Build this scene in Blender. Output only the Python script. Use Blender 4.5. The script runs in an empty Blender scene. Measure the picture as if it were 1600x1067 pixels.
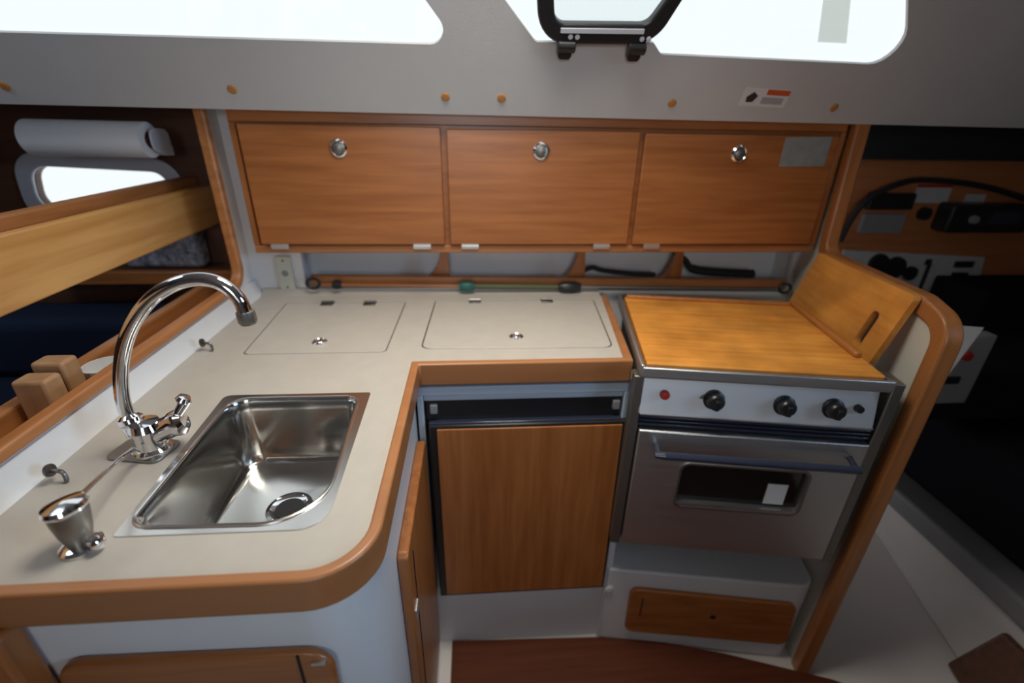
import bpy, bmesh, math, random
from mathutils import Vector, Matrix

random.seed(7)
D = bpy.data
SC = bpy.context.scene
COL = SC.collection
PI = math.pi
R = math.radians

# ------------------------------------------------------------------ camera
cam_d = D.cameras.new('camera')
cam = D.objects.new('camera', cam_d)
COL.objects.link(cam)
cam_d.sensor_width = 36.0
cam_d.lens = 16.662
cam_d.clip_start = 0.02
_r = Vector((0.99723217, -0.07236328, 0.01707517))
_d = Vector((-0.01543784, -0.42617915, -0.90450705))
_f = Vector((0.07273018, 0.90173992, -0.42611668))
cam.matrix_world = Matrix(((_r.x, -_d.x, -_f.x, 0.0), (_r.y, -_d.y, -_f.y, 0.0), (_r.z, -_d.z, -_f.z, 1.37), (0, 0, 0, 1)))
cam_d.dof.use_dof = True
cam_d.dof.focus_distance = 0.75
cam_d.dof.aperture_fstop = 1.9
SC.camera = cam

# ------------------------------------------------------------------ world, lights, exposure
wd = D.worlds.new('sky'); SC.world = wd; wd.use_nodes = True
bg = wd.node_tree.nodes['Background']
bg.inputs[0].default_value = (0.95, 0.98, 1.0, 1); bg.inputs[1].default_value = 1.12

def area(name, loc, target, sx, sy, power, col=(1, 1, 1), spread=180):
    l = D.lights.new(name, 'AREA'); l.shape = 'RECTANGLE'; l.size = sx; l.size_y = sy; l.energy = power; l.color = col
    l.spread = R(spread)
    o = D.objects.new(name, l); COL.objects.link(o); o.location = loc
    o.rotation_euler = (Vector(target) - Vector(loc)).to_track_quat('-Z', 'Y').to_euler()
    return o
area('deck_hatch_daylight', (0.04, 0.73, 1.99), (0.04, 0.73, 0.9), 0.50, 0.36, 6.9, (1.0, 0.91, 0.79), 118)
area('front_fill_light', (-0.06, -1.40, 1.60), (0.12, 1.2, 1.30), 0.5, 0.4, 1.05, (0.86, 0.93, 1.0), 64)  # unseen lamp added behind the camera to copy lens falloff towards the corners
area('saloon_fill_light', (-1.30, 0.75, 1.95), (-1.20, 0.95, 0.9), 0.45, 0.40, 1.6, (0.86, 0.93, 1.0), 130)  # unseen lamp added to brighten the plank, towel roll and saloon
area('aft_companionway_daylight', (2.05, -0.40, 1.62), (-0.62, 0.66, 0.92), 0.5, 0.5, 1.6, (0.50, 0.72, 1.0), 50)
SC.view_settings.view_transform = 'Standard'
SC.view_settings.look = 'None'
SC.view_settings.exposure = 0.0
SC.view_settings.gamma = 1.0
SC.view_settings.use_curve_mapping = False
SC.cycles.use_denoising = True
SC.cycles.max_bounces = 10
SC.cycles.diffuse_bounces = 6
SC.cycles.sample_clamp_indirect = 4.0

# ------------------------------------------------------------------ materials
def new_mat(name):
    m = D.materials.new(name); m.use_nodes = True
    nt = m.node_tree
    return m, nt, nt.nodes['Principled BSDF']

def plain(name, col, rough=0.5, metal=0.0, bump=0.0, bscale=60.0, mott=0.0, mscale=6.0, coat=0.0, spec=0.5):
    m, nt, b = new_mat(name)
    b.inputs['Base Color'].default_value = (*col, 1)
    b.inputs['Roughness'].default_value = rough
    b.inputs['Metallic'].default_value = metal
    b.inputs['Coat Weight'].default_value = coat
    b.inputs['Specular IOR Level'].default_value = spec
    tc = nt.nodes.new('ShaderNodeTexCoord')
    if mott:
        n = nt.nodes.new('ShaderNodeTexNoise'); n.inputs['Scale'].default_value = mscale; n.inputs['Detail'].default_value = 5
        nt.links.new(tc.outputs['Object'], n.inputs['Vector'])
        mr = nt.nodes.new('ShaderNodeMapRange'); mr.inputs[1].default_value = 0.3; mr.inputs[2].default_value = 0.7
        mr.inputs[3].default_value = 1 - mott; mr.inputs[4].default_value = 1 + mott
        nt.links.new(n.outputs['Fac'], mr.inputs[0])
        mx = nt.nodes.new('ShaderNodeMix'); mx.data_type = 'RGBA'; mx.blend_type = 'MULTIPLY'; mx.inputs[0].default_value = 1
        mx.inputs[6].default_value = (*col, 1)
        nt.links.new(mr.outputs[0], mx.inputs[7]); nt.links.new(mx.outputs[2], b.inputs['Base Color'])
    if bump:
        n2 = nt.nodes.new('ShaderNodeTexNoise'); n2.inputs['Scale'].default_value = bscale; n2.inputs['Detail'].default_value = 3
        nt.links.new(tc.outputs['Object'], n2.inputs['Vector'])
        bp = nt.nodes.new('ShaderNodeBump'); bp.inputs['Strength'].default_value = bump; bp.inputs['Distance'].default_value = 0.002
        nt.links.new(n2.outputs['Fac'], bp.inputs['Height']); nt.links.new(bp.outputs[0], b.inputs['Normal'])
    return m

def wood(name, c1, c2, axis=0, rough=0.38, scale=14.0, coat=0.25, blotch=0.0, spec=0.5):
    """lengthwise grain along axis; two colours of the same timber"""
    m, nt, b = new_mat(name)
    tc = nt.nodes.new('ShaderNodeTexCoord'); oi = nt.nodes.new('ShaderNodeObjectInfo')
    ad = nt.nodes.new('ShaderNodeVectorMath'); ad.operation = 'ADD'
    ml = nt.nodes.new('ShaderNodeMath'); ml.operation = 'MULTIPLY'; ml.inputs[1].default_value = 7.0
    nt.links.new(oi.outputs['Random'], ml.inputs[0]); nt.links.new(tc.outputs['Object'], ad.inputs[0]); nt.links.new(ml.outputs[0], ad.inputs[1])
    mp = nt.nodes.new('ShaderNodeMapping'); s = [scale] * 3; s[axis] = scale * 0.07; mp.inputs['Scale'].default_value = s
    nt.links.new(ad.outputs[0], mp.inputs['Vector'])
    n = nt.nodes.new('ShaderNodeTexNoise'); n.inputs['Scale'].default_value = 4.0; n.inputs['Detail'].default_value = 6; n.inputs['Distortion'].default_value = 0.4
    nt.links.new(mp.outputs[0], n.inputs['Vector'])
    cr = nt.nodes.new('ShaderNodeValToRGB'); cr.color_ramp.elements[0].position = 0.32; cr.color_ramp.elements[1].position = 0.68
    cr.color_ramp.elements[0].color = (*c1, 1); cr.color_ramp.elements[1].color = (*c2, 1)
    nt.links.new(n.outputs['Fac'], cr.inputs[0])
    out = cr.outputs[0]
    if blotch:
        n3 = nt.nodes.new('ShaderNodeTexNoise'); n3.inputs['Scale'].default_value = 9.0; n3.inputs['Detail'].default_value = 4
        nt.links.new(tc.outputs['Object'], n3.inputs['Vector'])
        mr = nt.nodes.new('ShaderNodeMapRange'); mr.inputs[1].default_value = 0.35; mr.inputs[2].default_value = 0.65; mr.inputs[3].default_value = 1 - blotch; mr.inputs[4].default_value = 1 + blotch
        nt.links.new(n3.outputs['Fac'], mr.inputs[0])
        mx = nt.nodes.new('ShaderNodeMix'); mx.data_type = 'RGBA'; mx.blend_type = 'MULTIPLY'; mx.inputs[0].default_value = 1
        nt.links.new(out, mx.inputs[6]); nt.links.new(mr.outputs[0], mx.inputs[7]); out = mx.outputs[2]
    nt.links.new(out, b.inputs['Base Color'])
    b.inputs['Roughness'].default_value = rough; b.inputs['Coat Weight'].default_value = coat; b.inputs['Coat Roughness'].default_value = 0.25; b.inputs['Specular IOR Level'].default_value = spec
    return m

def brushed(name, col, rough=0.3, axis=0):
    m, nt, b = new_mat(name)
    b.inputs['Base Color'].default_value = (*col, 1); b.inputs['Metallic'].default_value = 1.0
    tc = nt.nodes.new('ShaderNodeTexCoord'); mp = nt.nodes.new('ShaderNodeMapping')
    s = [180.0] * 3; s[axis] = 3.0; mp.inputs['Scale'].default_value = s
    nt.links.new(tc.outputs['Object'], mp.inputs['Vector'])
    n = nt.nodes.new('ShaderNodeTexNoise'); n.inputs['Scale'].default_value = 1.0; n.inputs['Detail'].default_value = 3
    nt.links.new(mp.outputs[0], n.inputs['Vector'])
    mr = nt.nodes.new('ShaderNodeMapRange'); mr.inputs[3].default_value = rough - 0.08; mr.inputs[4].default_value = rough + 0.1
    nt.links.new(n.outputs['Fac'], mr.inputs[0]); nt.links.new(mr.outputs[0], b.inputs['Roughness'])
    bp = nt.nodes.new('ShaderNodeBump'); bp.inputs['Strength'].default_value = 0.25; bp.inputs['Distance'].default_value = 0.0006
    nt.links.new(n.outputs['Fac'], bp.inputs['Height']); nt.links.new(bp.outputs[0], b.inputs['Normal'])
    return m

def pane_mat(name, tint=(1, 1, 1), gloss=0.08):
    m = D.materials.new(name); m.use_nodes = True; nt = m.node_tree
    nt.nodes.remove(nt.nodes['Principled BSDF'])
    t = nt.nodes.new('ShaderNodeBsdfTransparent'); t.inputs[0].default_value = (*tint, 1)
    g = nt.nodes.new('ShaderNodeBsdfGlossy'); g.inputs['Roughness'].default_value = 0.03
    mx = nt.nodes.new('ShaderNodeMixShader'); mx.inputs[0].default_value = gloss
    nt.links.new(t.outputs[0], mx.inputs[1]); nt.links.new(g.outputs[0], mx.inputs[2])
    nt.links.new(mx.outputs[0], nt.nodes['Material Output'].inputs[0])
    return m

CH1, CH2 = (0.30, 0.095, 0.022), (0.42, 0.150, 0.042)
M = {
 'cherry_x': wood('cherry_grain_x', CH1, CH2, 0),
 'cherry_y': wood('cherry_grain_y', CH1, CH2, 1),
 'cherry_z': wood('cherry_grain_z', CH1, CH2, 2),
 'trim': wood('trim_timber', (0.36, 0.135, 0.04), (0.50, 0.20, 0.066), 1),
 'trim_z': wood('trim_timber_upright', (0.34, 0.125, 0.036), (0.46, 0.18, 0.056), 2),
 'trim_x': wood('trim_timber_long', (0.34, 0.125, 0.038), (0.46, 0.18, 0.06), 0),
 'plank': wood('pale_plank', (0.58, 0.27, 0.075), (0.76, 0.41, 0.14), 1, scale=10, rough=0.35),
 'beech': wood('beech', (0.42, 0.22, 0.10), (0.50, 0.28, 0.14), 2, rough=0.55),
 'board': wood('chopping_board_timber', (0.58, 0.215, 0.030), (0.74, 0.32, 0.060), 0, rough=0.45, blotch=0.18, coat=0.1),
 'board_y': wood('chopping_board_timber_b', (0.55, 0.21, 0.034), (0.70, 0.31, 0.062), 1, rough=0.45, blotch=0.16, coat=0.1),
 'board_dark': wood('chopping_board_lip', (0.40, 0.14, 0.03), (0.48, 0.19, 0.05), 1, rough=0.45),
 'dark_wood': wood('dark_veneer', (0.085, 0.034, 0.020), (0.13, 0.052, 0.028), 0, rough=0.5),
 'mid_wood': wood('nav_veneer', (0.42, 0.145, 0.05), (0.52, 0.19, 0.07), 0, rough=0.5),
 'floor_wood': wood('sole_board', (0.080, 0.020, 0.009), (0.11, 0.030, 0.013), 0, rough=0.6, coat=0.0, spec=0.15),
 'grp': plain('white_gelcoat', (0.72, 0.72, 0.73), 0.38, bump=0.03, bscale=12, mott=0.03),
 'grp_cream': plain('cream_laminate', (0.66, 0.64, 0.56), 0.45, mott=0.03),
 'grp_floor': plain('white_moulded_sole', (0.74, 0.69, 0.67), 0.5, mott=0.06, mscale=4),
 'vinyl': plain('headliner_vinyl', (0.56, 0.56, 0.57), 0.62, bump=0.15, bscale=220, mott=0.03),
 'laminate': plain('worktop_laminate', (0.49, 0.45, 0.40), 0.34, mott=0.035, mscale=30),
 'groove': plain('dark_gap', (0.10, 0.085, 0.07), 0.8),
 'steel': brushed('brushed_steel', (0.66, 0.67, 0.68), 0.40, 0),
 'steel_panel': brushed('satin_steel', (0.82, 0.84, 0.88), 0.55, 0),
 'steel_dark': plain('dull_steel', (0.30, 0.29, 0.27), 0.45, 1.0),
 'sink': plain('polished_sink_steel', (0.66, 0.65, 0.63), 0.15, 1.0, bump=0.004, bscale=14),
 'sink_rim': plain('satin_rim_steel', (0.74, 0.73, 0.71), 0.24, 1.0),
 'chrome': plain('chrome', (0.80, 0.80, 0.82), 0.06, 1.0),
 'black': plain('black_plastic', (0.016, 0.016, 0.018), 0.35),
 'matte_black': plain('matte_black', (0.012, 0.012, 0.014), 0.75),
 'navy_black': plain('blue_black_enamel', (0.030, 0.036, 0.062), 0.25, coat=0.4),
 'navy': plain('navy_cloth', (0.014, 0.022, 0.050), 0.9, bump=0.3, bscale=300, spec=0.15),
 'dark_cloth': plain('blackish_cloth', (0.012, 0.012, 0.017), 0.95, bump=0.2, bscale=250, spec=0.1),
 'red': plain('red_plastic', (0.42, 0.03, 0.02), 0.35),
 'white_plastic': plain('white_plastic', (0.70, 0.70, 0.71), 0.4),
 'ivory': plain('ivory_plastic', (0.56, 0.57, 0.47), 0.42),
 'fridge_frame': plain('pale_blue_grey_frame', (0.42, 0.49, 0.58), 0.35),
 'grey_plastic': plain('grey_plastic', (0.26, 0.26, 0.27), 0.5),
 'frost': plain('frosted_grey_frame', (0.60, 0.61, 0.68), 0.45),
 'paper': plain('tissue_paper', (0.84, 0.85, 0.87), 0.9, bump=0.2, bscale=150, spec=0.1),
 'paper2': plain('printed_paper', (0.52, 0.51, 0.52), 0.8, mott=0.06, mscale=30),
 'sticker': plain('sticker_film', (0.70, 0.69, 0.70), 0.45),
 'sticker_red': plain('sticker_orange_red', (0.60, 0.10, 0.03), 0.5),
 'ink': plain('sticker_ink', (0.03, 0.025, 0.03), 0.6),
 'inkgrey': plain('sticker_print', (0.38, 0.38, 0.42), 0.6),
 'plate': plain('aluminium_plate', (0.36, 0.37, 0.37), 0.45, 0.35, mott=0.12, mscale=40),
 'plug': plain('timber_plug', (0.50, 0.22, 0.06), 0.5),
 'green': plain('dark_green_plastic', (0.02, 0.12, 0.10), 0.4),
 'olive': plain('olive_plastic', (0.10, 0.11, 0.045), 0.5),
 'glass': pane_mat('clear_acrylic', (0.98, 1.0, 1.0), 0.05),
 'decal': pane_mat('decal_film', (0.80, 0.81, 0.78), 0.03),
 'edge': wood('edge_rail_timber', (0.34, 0.135, 0.048), (0.42, 0.175, 0.066), 0, scale=5.0),
 'oven_glass': plain('dark_oven_glass', (0.012, 0.012, 0.012), 0.06, 0.0, spec=0.8),
 'stripe': plain('grey_patterned_cloth', (0.26, 0.27, 0.32), 0.9, mott=0.6, mscale=60, spec=0.1),
 'brass_dull': plain('dull_nickel', (0.20, 0.19, 0.18), 0.35, 1.0),
}

# ------------------------------------------------------------------ mesh helpers
W = {}   # world matrices kept by hand

class MB:
    """collects shapes in scene coordinates; xf maps a local frame to the scene"""
    def __init__(self, xf=None):
        self.bm = bmesh.new(); self.xf = xf or (lambda p: p)
    def v(self, p):
        return self.bm.verts.new(self.xf(Vector(p)))
    def box(self, a, b):
        x0, y0, z0 = a; x1, y1, z1 = b
        vs = [self.v(p) for p in ((x0,y0,z0),(x1,y0,z0),(x1,y1,z0),(x0,y1,z0),(x0,y0,z1),(x1,y0,z1),(x1,y1,z1),(x0,y1,z1))]
        for f in ((0,3,2,1),(4,5,6,7),(0,1,5,4),(1,2,6,5),(2,3,7,6),(3,0,4,7)):
            self.bm.faces.new([vs[i] for i in f])
        return self
    def hexa(self, pts):
        vs = [self.v(p) for p in pts]
        for f in ((0,3,2,1),(4,5,6,7),(0,1,5,4),(1,2,6,5),(2,3,7,6),(3,0,4,7)):
            self.bm.faces.new([vs[i] for i in f])
        return self
    def prism(self, outer, fn, c0, c1, holes=()):
        """outline (a,b) with holes, extruded from c0 to c1; fn(a,b,c) -> point"""
        loops = [outer] + list(holes)
        caps = []
        for c in (c0, c1):
            edges = []; rings = []
            for lp in loops:
                vs = [self.v(fn(a, b, c)) for a, b in lp]
                rings.append(vs)
                for i in range(len(vs)):
                    edges.append(self.bm.edges.new((vs[i], vs[(i + 1) % len(vs)])))
            if len(loops) == 1:
                self.bm.faces.new(rings[0])
            else:
                bmesh.ops.triangle_fill(self.bm, use_beauty=True, use_dissolve=False, edges=edges)
            caps.append(rings)
        for ra, rb in zip(*caps):
            n = len(ra)
            for i in range(n):
                self.bm.faces.new((ra[i], ra[(i + 1) % n], rb[(i + 1) % n], rb[i]))
        return self
    def tube(self, pts, rad, seg=14, caps=True, closed=False):
        P = [Vector(p) for p in pts]; n = len(P)
        rad = rad if isinstance(rad, (list, tuple)) else [rad] * n
        rings = []; up = None
        for i in range(n):
            if closed: t = (P[(i + 1) % n] - P[i - 1]).normalized()
            else: t = (P[min(i + 1, n - 1)] - P[max(i - 1, 0)]).normalized()
            if up is None:
                up = t.orthogonal().normalized()
            else:
                up = (up - t * up.dot(t)).normalized()
            s = t.cross(up)
            rings.append([self.v(P[i] + (up * math.cos(2*PI*k/seg) + s * math.sin(2*PI*k/seg)) * rad[i]) for k in range(seg)])
        for i in range(n if closed else n - 1):
            a, b = rings[i], rings[(i + 1) % n]
            for k in range(seg):
                self.bm.faces.new((a[k], a[(k+1) % seg], b[(k+1) % seg], b[k]))
        if caps and not closed:
            self.bm.faces.new(rings[0][::-1]); self.bm.faces.new(rings[-1])
        return self
    def lathe(self, base, axis, prof, seg=24):
        """prof: (radius, height) along axis from base"""
        base = Vector(base); ax = Vector(axis).normalized(); u = ax.orthogonal().normalized(); w = ax.cross(u)
        rings = []
        for r, h in prof:
            c = base + ax * h
            rings.append([self.v(c + (u * math.cos(2*PI*k/seg) + w * math.sin(2*PI*k/seg)) * max(r, 1e-5)) for k in range(seg)])
        for a, b in zip(rings, rings[1:]):
            for k in range(seg):
                self.bm.faces.new((a[k], a[(k+1) % seg], b[(k+1) % seg], b[k]))
        self.bm.faces.new(rings[0][::-1]); self.bm.faces.new(rings[-1])
        return self
    def build(self, name, mat, parent=None, bevel=0.0, seg=2, **props):
        bm = self.bm
        bmesh.ops.recalc_face_normals(bm, faces=bm.faces[:])
        lo = Vector((1e9,)*3); hi = -lo
        for v in bm.verts:
            for i in range(3):
                lo[i] = min(lo[i], v.co[i]); hi[i] = max(hi[i], v.co[i])
        org = Vector(((lo.x+hi.x)/2, (lo.y+hi.y)/2, lo.z if parent is None else (lo.z+hi.z)/2))
        if parent is not None:
            pm = W[parent.name]
            rot = pm.to_3x3().normalized().to_4x4()
            wm = Matrix.Translation(org) @ rot
        else:
            wm = Matrix.Translation(org)
        bm.transform(wm.inverted())
        me = D.meshes.new(name); bm.to_mesh(me); bm.free()
        me.materials.append(M[mat])
        for p in me.polygons: p.use_smooth = True
        me.set_sharp_from_angle(angle=R(32))
        o = D.objects.new(name, me); COL.objects.link(o)
        if parent is not None:
            o.parent = parent; o.matrix_basis = W[parent.name].inverted() @ wm
        else:
            o.matrix_basis = wm
        W[o.name] = wm.copy()
        if bevel:
            b = o.modifiers.new('bevel', 'BEVEL'); b.width = bevel; b.segments = seg; b.limit_method = 'ANGLE'; b.angle_limit = R(40)
        for k, val in props.items(): o[k] = val
        return o

def thing(name, label, cat, loc, rz=0.0, group=None):
    o = D.objects.new(name, None); COL.objects.link(o); o.empty_display_size = 0.05
    o.location = loc; o.rotation_euler = (0, 0, rz); o['label'] = label; o['category'] = cat
    if group: o['group'] = group
    W[o.name] = Matrix.Translation(Vector(loc)) @ Matrix.Rotation(rz, 4, 'Z')
    return o

def rpoly(pts, rad, n=7):
    """polygon with rounded corners; rad: one radius or one per corner"""
    out = []; N = len(pts)
    rad = rad if isinstance(rad, (list, tuple)) else [rad] * N
    for i in range(N):
        p = Vector((*pts[i], 0)); a = Vector((*pts[i-1], 0)); b = Vector((*pts[(i+1) % N], 0)); r = rad[i]
        if r <= 0: out.append((p.x, p.y)); continue
        d1 = (a - p).normalized(); d2 = (b - p).normalized()
        ang = d1.angle(d2); t = min(r / math.tan(ang/2), (a-p).length*0.49, (b-p).length*0.49); r = t * math.tan(ang/2)
        c = p + (d1 + d2).normalized() * (r / math.sin(ang/2))
        s = p + d1 * t - c; e = p + d2 * t - c
        tot = s.angle(e); sg = 1 if s.cross(e).z > 0 else -1
        for k in range(n + 1):
            q = Matrix.Rotation(sg * tot * k / n, 3, 'Z') @ s + c
            out.append((q.x, q.y))
    return out

def rect(a0, b0, a1, b1, r=0.0):
    pts = [(a0, b0), (a1, b0), (a1, b1), (a0, b1)]
    return rpoly(pts, r) if r else pts

def smooth(pts, k=8):
    P = [Vector(p) for p in pts]; out = []
    for i in range(len(P) - 1):
        p0 = P[max(i-1, 0)]; p1 = P[i]; p2 = P[i+1]; p3 = P[min(i+2, len(P)-1)]
        for j in range(k):
            t = j / k
            out.append(0.5 * ((2*p1) + (p2-p0)*t + (2*p0-5*p1+4*p2-p3)*t*t + (-p0+3*p1-3*p2+p3)*t**3))
    out.append(P[-1]); return out

XY = lambda a, b, c: (a, b, c)          # outline lies flat, thickness goes up
XZ = lambda a, b, c: (a, c, b)          # outline faces the camera, thickness in depth
YZ = lambda a, b, c: (c, a, b)          # outline on a side wall

# stove frame: origin at the front left corner, turned 9.5 degrees clockwise
TH = R(9.5); FO = Vector((0.335, 0.815, 0.0))
def SF(p):
    u, v, z = p
    return Vector((FO.x + u*math.cos(TH) + v*math.sin(TH), FO.y - u*math.sin(TH) + v*math.cos(TH), z))

# sloping coachroof side: x along, s up the slope, c inwards
def CS(x, s, c):
    return (x, 1.2 - 0.4755*s - 0.8797*c, 1.38 + 0.8797*s - 0.4755*c)

ST = dict(kind='structure')

# ------------------------------------------------------------------ setting
MB().box((-2.2, -1.6, -0.06), (2.3, 1.75, 0.0)).build('floor', 'grp_floor', **ST)
flp = [(-0.085, -0.9), (-0.085, 0.872), (0.345, 0.857), (0.52, 0.830), (0.682, 0.789), (0.945, 0.703), (1.06, 0.64), (1.06, -0.9)]
o = MB().prism(flp, XY, 0.001, 0.014).build('floor_board', 'floor_wood', bevel=0.002)
o['label'] = 'reddish brown wooden floor board at the foot of the fridge'; o['category'] = 'floor board'

# coachroof side with its two long windows
win1 = rpoly([(-1.35, 0.137), (-0.030, 0.139), (-0.205, 0.37), (-1.35, 0.37)], [0.05, 0.028, 0.05, 0.05])
win2 = rpoly([(0.128, 0.149), (0.352, 0.157), (0.374, 0.154), (0.396, 0.1325), (0.955, 0.124), (0.775, 0.37), (-0.075, 0.37)], [0.015, 0.006, 0.010, 0.008, 0.045, 0.05, 0.05])
side = [(-2.2, 0.004), (2.3, -0.016), (2.3, 0.55), (-2.2, 0.55)]
MB().prism(side, CS, 0.0, -0.009, holes=(win1, win2)).build('wall_coachroof', 'vinyl', **ST)
for i, w in ((1, win1), (2, win2)):
    cx = sum(p[0] for p in w)/len(w); cy = sum(p[1] for p in w)/len(w)
    big = [(cx + (x-cx)*1.01, cy + (y-cy)*1.02) for x, y in w]
    MB().prism(big, CS, -0.0095, -0.0155).build('window_%d' % i, 'glass', **ST)
# side deck underside, cabin roof with a hatch opening, and the far side of the cabin
MB().box((-2.2, 1.212, 1.392), (2.3, 1.75, 1.42)).build('ceiling_side_deck', 'vinyl', **ST)
hatch = rect(-0.22, 0.54, 0.30, 0.92, 0.05)
MB().prism([(-2.2, -1.6), (2.3, -1.6), (2.3, 0.96), (-2.2, 0.96)], XY, 1.86, 1.90, holes=(hatch, rect(-1.53, 0.54, -1.07, 0.94, 0.05))).build('ceiling', 'vinyl', **ST)
MB().prism(rect(-0.24, 0.52, 0.32, 0.94, 0.05), XY, 1.905, 1.915).build('window_3', 'glass', **ST)
MB().prism(rect(-1.55, 0.52, -1.05, 0.955, 0.05), XY, 1.905, 1.915).build('window_5', 'glass', **ST)  # pane over the extra roof opening made for the added saloon lamp
fw = [rect(-0.42, 0.9, 0.28, 1.8, 0.04)]
MB().prism([(-2.2, 0), (2.3, 0), (2.3, 1.87), (-2.2, 1.87)], XZ, -1.6, -1.57, holes=fw).build('wall_opposite', 'grp', **ST)
MB().box((-2.23, -1.6, 0), (-2.2, 1.75, 1.9)).build('wall_forward', 'dark_wood', **ST)
MB().box((2.3, -1.6, 0), (2.33, 1.75, 1.9)).build('wall_aft', 'dark_wood', **ST)

# hull side beyond the bulkheads
port = rpoly([(-1.235, 1.105), (-0.875, 1.125), (-0.86, 1.215), (-1.215, 1.23)], 0.045)
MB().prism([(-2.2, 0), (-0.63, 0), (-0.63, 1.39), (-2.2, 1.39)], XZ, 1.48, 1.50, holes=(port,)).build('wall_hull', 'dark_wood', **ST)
pane = MB().prism([(x*1.0, y) for x, y in port], XZ, 1.486, 1.492).build('window_4', 'glass', **ST)
ring = rpoly([(-1.275, 1.07), (-0.835, 1.09), (-0.82, 1.25), (-1.255, 1.268)], 0.07)
MB().prism(ring, XZ, 1.478, 1.468, holes=(port,)).build('window_frame', 'frost', pane, bevel=0.003)
MB().box((1.05, 1.50, 0), (2.3, 1.53, 1.39)).build('wall_navigation', 'mid_wood', **ST)
MB().box((1.05, 1.46, 1.275), (2.3, 1.50, 1.388)).build('deckhead_shade', 'matte_black', **ST)  # matte black strip put in for the shade under the side deck

# galley back wall with its shelf recess
bw = [(-0.62, 0.0), (0.975, 0.0), (0.975, 1.39), (-0.62, 1.39)]
rec = rpoly([(-0.482, 0.924), (0.945, 0.900), (0.945, 1.09), (-0.482, 1.09)], 0.018)
bk = MB().prism(bw, XZ, 1.32, 1.335, holes=(rec,))
bk.box((-0.52, 1.42, 0.88), (0.96, 1.435, 1.12))
bk.hexa(((-0.52,1.33,0.905),(0.96,1.33,0.882),(0.96,1.43,0.882),(-0.52,1.43,0.905),(-0.52,1.33,0.922),(0.96,1.33,0.898),(0.96,1.43,0.898),(-0.52,1.43,0.922)))
bk.box((-0.52, 1.33, 1.10), (0.96, 1.43, 1.115)); bk.box((-0.525, 1.33, 0.88), (-0.505, 1.435, 1.115)); bk.box((0.952, 1.33, 0.88), (0.97, 1.435, 1.115))
back = bk.build('wall_back', 'grp', **ST)
MB().hexa(((-0.465,1.312,0.934),(0.935,1.312,0.911),(0.935,1.326,0.911),(-0.465,1.326,0.934),(-0.465,1.312,0.964),(0.935,1.312,0.941),(0.935,1.326,0.941),(-0.465,1.326,0.964))).build('shelf_rail', 'trim_x', back, bevel=0.003)
for x, z in ((-0.088, 0.945), (0.310, 0.938), (0.605, 0.933)):
    pr = [(x+0.012, z), (x+0.004, 1.06), (x-0.012, 1.06)] + [(x-0.012-0.06*(1-math.cos(t*PI/16)), 1.045-(1.045-z)*math.sin(t*PI/16)) for t in range(1, 9)]
    MB().prism(pr, XZ, 1.334, 1.352).build('shelf_bracket', 'cherry_z', back, bevel=0.002)

# left bulkhead with its cut-out
cut = rpoly([(1.50, 1.39), (1.50, 0.0), (0.372, 0.0), (0.372, 0.955), (1.265, 0.955), (1.262, 1.39)], [0, 0, 0, 0.0, 0.055, 0])
wl = MB().prism(cut, YZ, -0.640, -0.62).build('wall_left', 'grp', **ST)
inner = rpoly([(0.36, 0.955), (1.265, 0.955), (1.262, 1.386)], [0, 0.055, 0])
outer = rpoly([(0.36, 0.974), (1.244, 0.974), (1.241, 1.386)], [0, 0.040, 0])
MB().prism(inner + outer[::-1], YZ, -0.637, -0.612).build('edge_trim', 'trim', wl, bevel=0.005, seg=3)
MB().box((-0.560, 0.350, 0.0), (-0.509, 0.382, 0.863)).build('end_post', 'cherry_z', wl, bevel=0.006)

# right partition with its rounded front
U0, U1 = 0.536, 0.558
pts = [(0.62, 0.0), (0.62, 1.388), (0.503, 1.388), (0.483, 1.052), (0.10, 1.058), (0.012, 1.040), (0.012, 0.0)]
rr = [0, 0, 0, 0.04, 0.07, 0.05, 0]
part_o = rpoly(pts, rr)
VZ = lambda a, b, c: (c, a, b)
wr = MB(SF).prism(part_o, VZ, U0, U1).build('wall_right', 'grp_cream', **ST)
tin = rpoly([(0.530, 1.385), (0.510, 1.030), (0.10, 1.030), (0.035, 1.018), (0.035, 0.0)], [0, 0.05, 0.05, 0.04, 0])
tout = rpoly([(0.496, 1.385), (0.476, 1.060), (0.10, 1.068), (0.000, 1.046), (0.000, 0.0)], [0, 0.035, 0.08, 0.06, 0])
MB(SF).prism(tin + tout[::-1], VZ, U0-0.006, U1+0.006).build('edge_trim', 'trim_z', wr, bevel=0.005, seg=3)

# ------------------------------------------------------------------ worktop
wt = thing('worktop', 'L-shaped beige laminate worktop with a brown wooden edge round the sink', 'worktop', (-0.25, 0.85, 0.86))
def arc(cx, cy, r, a0, a1, n=10):
    return [(cx + r*math.cos(R(a0+(a1-a0)*k/n)), cy + r*math.sin(R(a0+(a1-a0)*k/n))) for k in range(n+1)]
rim_in = [(-0.619, 0.382)] + arc(-0.200, 0.446, 0.064, -90, 0) + [(-0.136, 0.876), (0.309, 0.876), (0.357, 1.27)]
rim_out = [(-0.640, 0.366)] + arc(-0.200, 0.446, 0.080, -90, 0) + [(-0.120, 0.860), (0.326, 0.860), (0.374, 1.27)]
lid1 = rpoly([(-0.492, 0.930), (-0.199, 0.930), (-0.195, 1.232), (-0.507, 1.232)], [0.012, 0.012, 0.004, 0.004])
lid2 = rpoly([(-0.122, 0.942), (0.300, 0.934), (0.326, 1.237), (-0.112, 1.240)], [0.022, 0.022, 0.004, 0.004])
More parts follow.
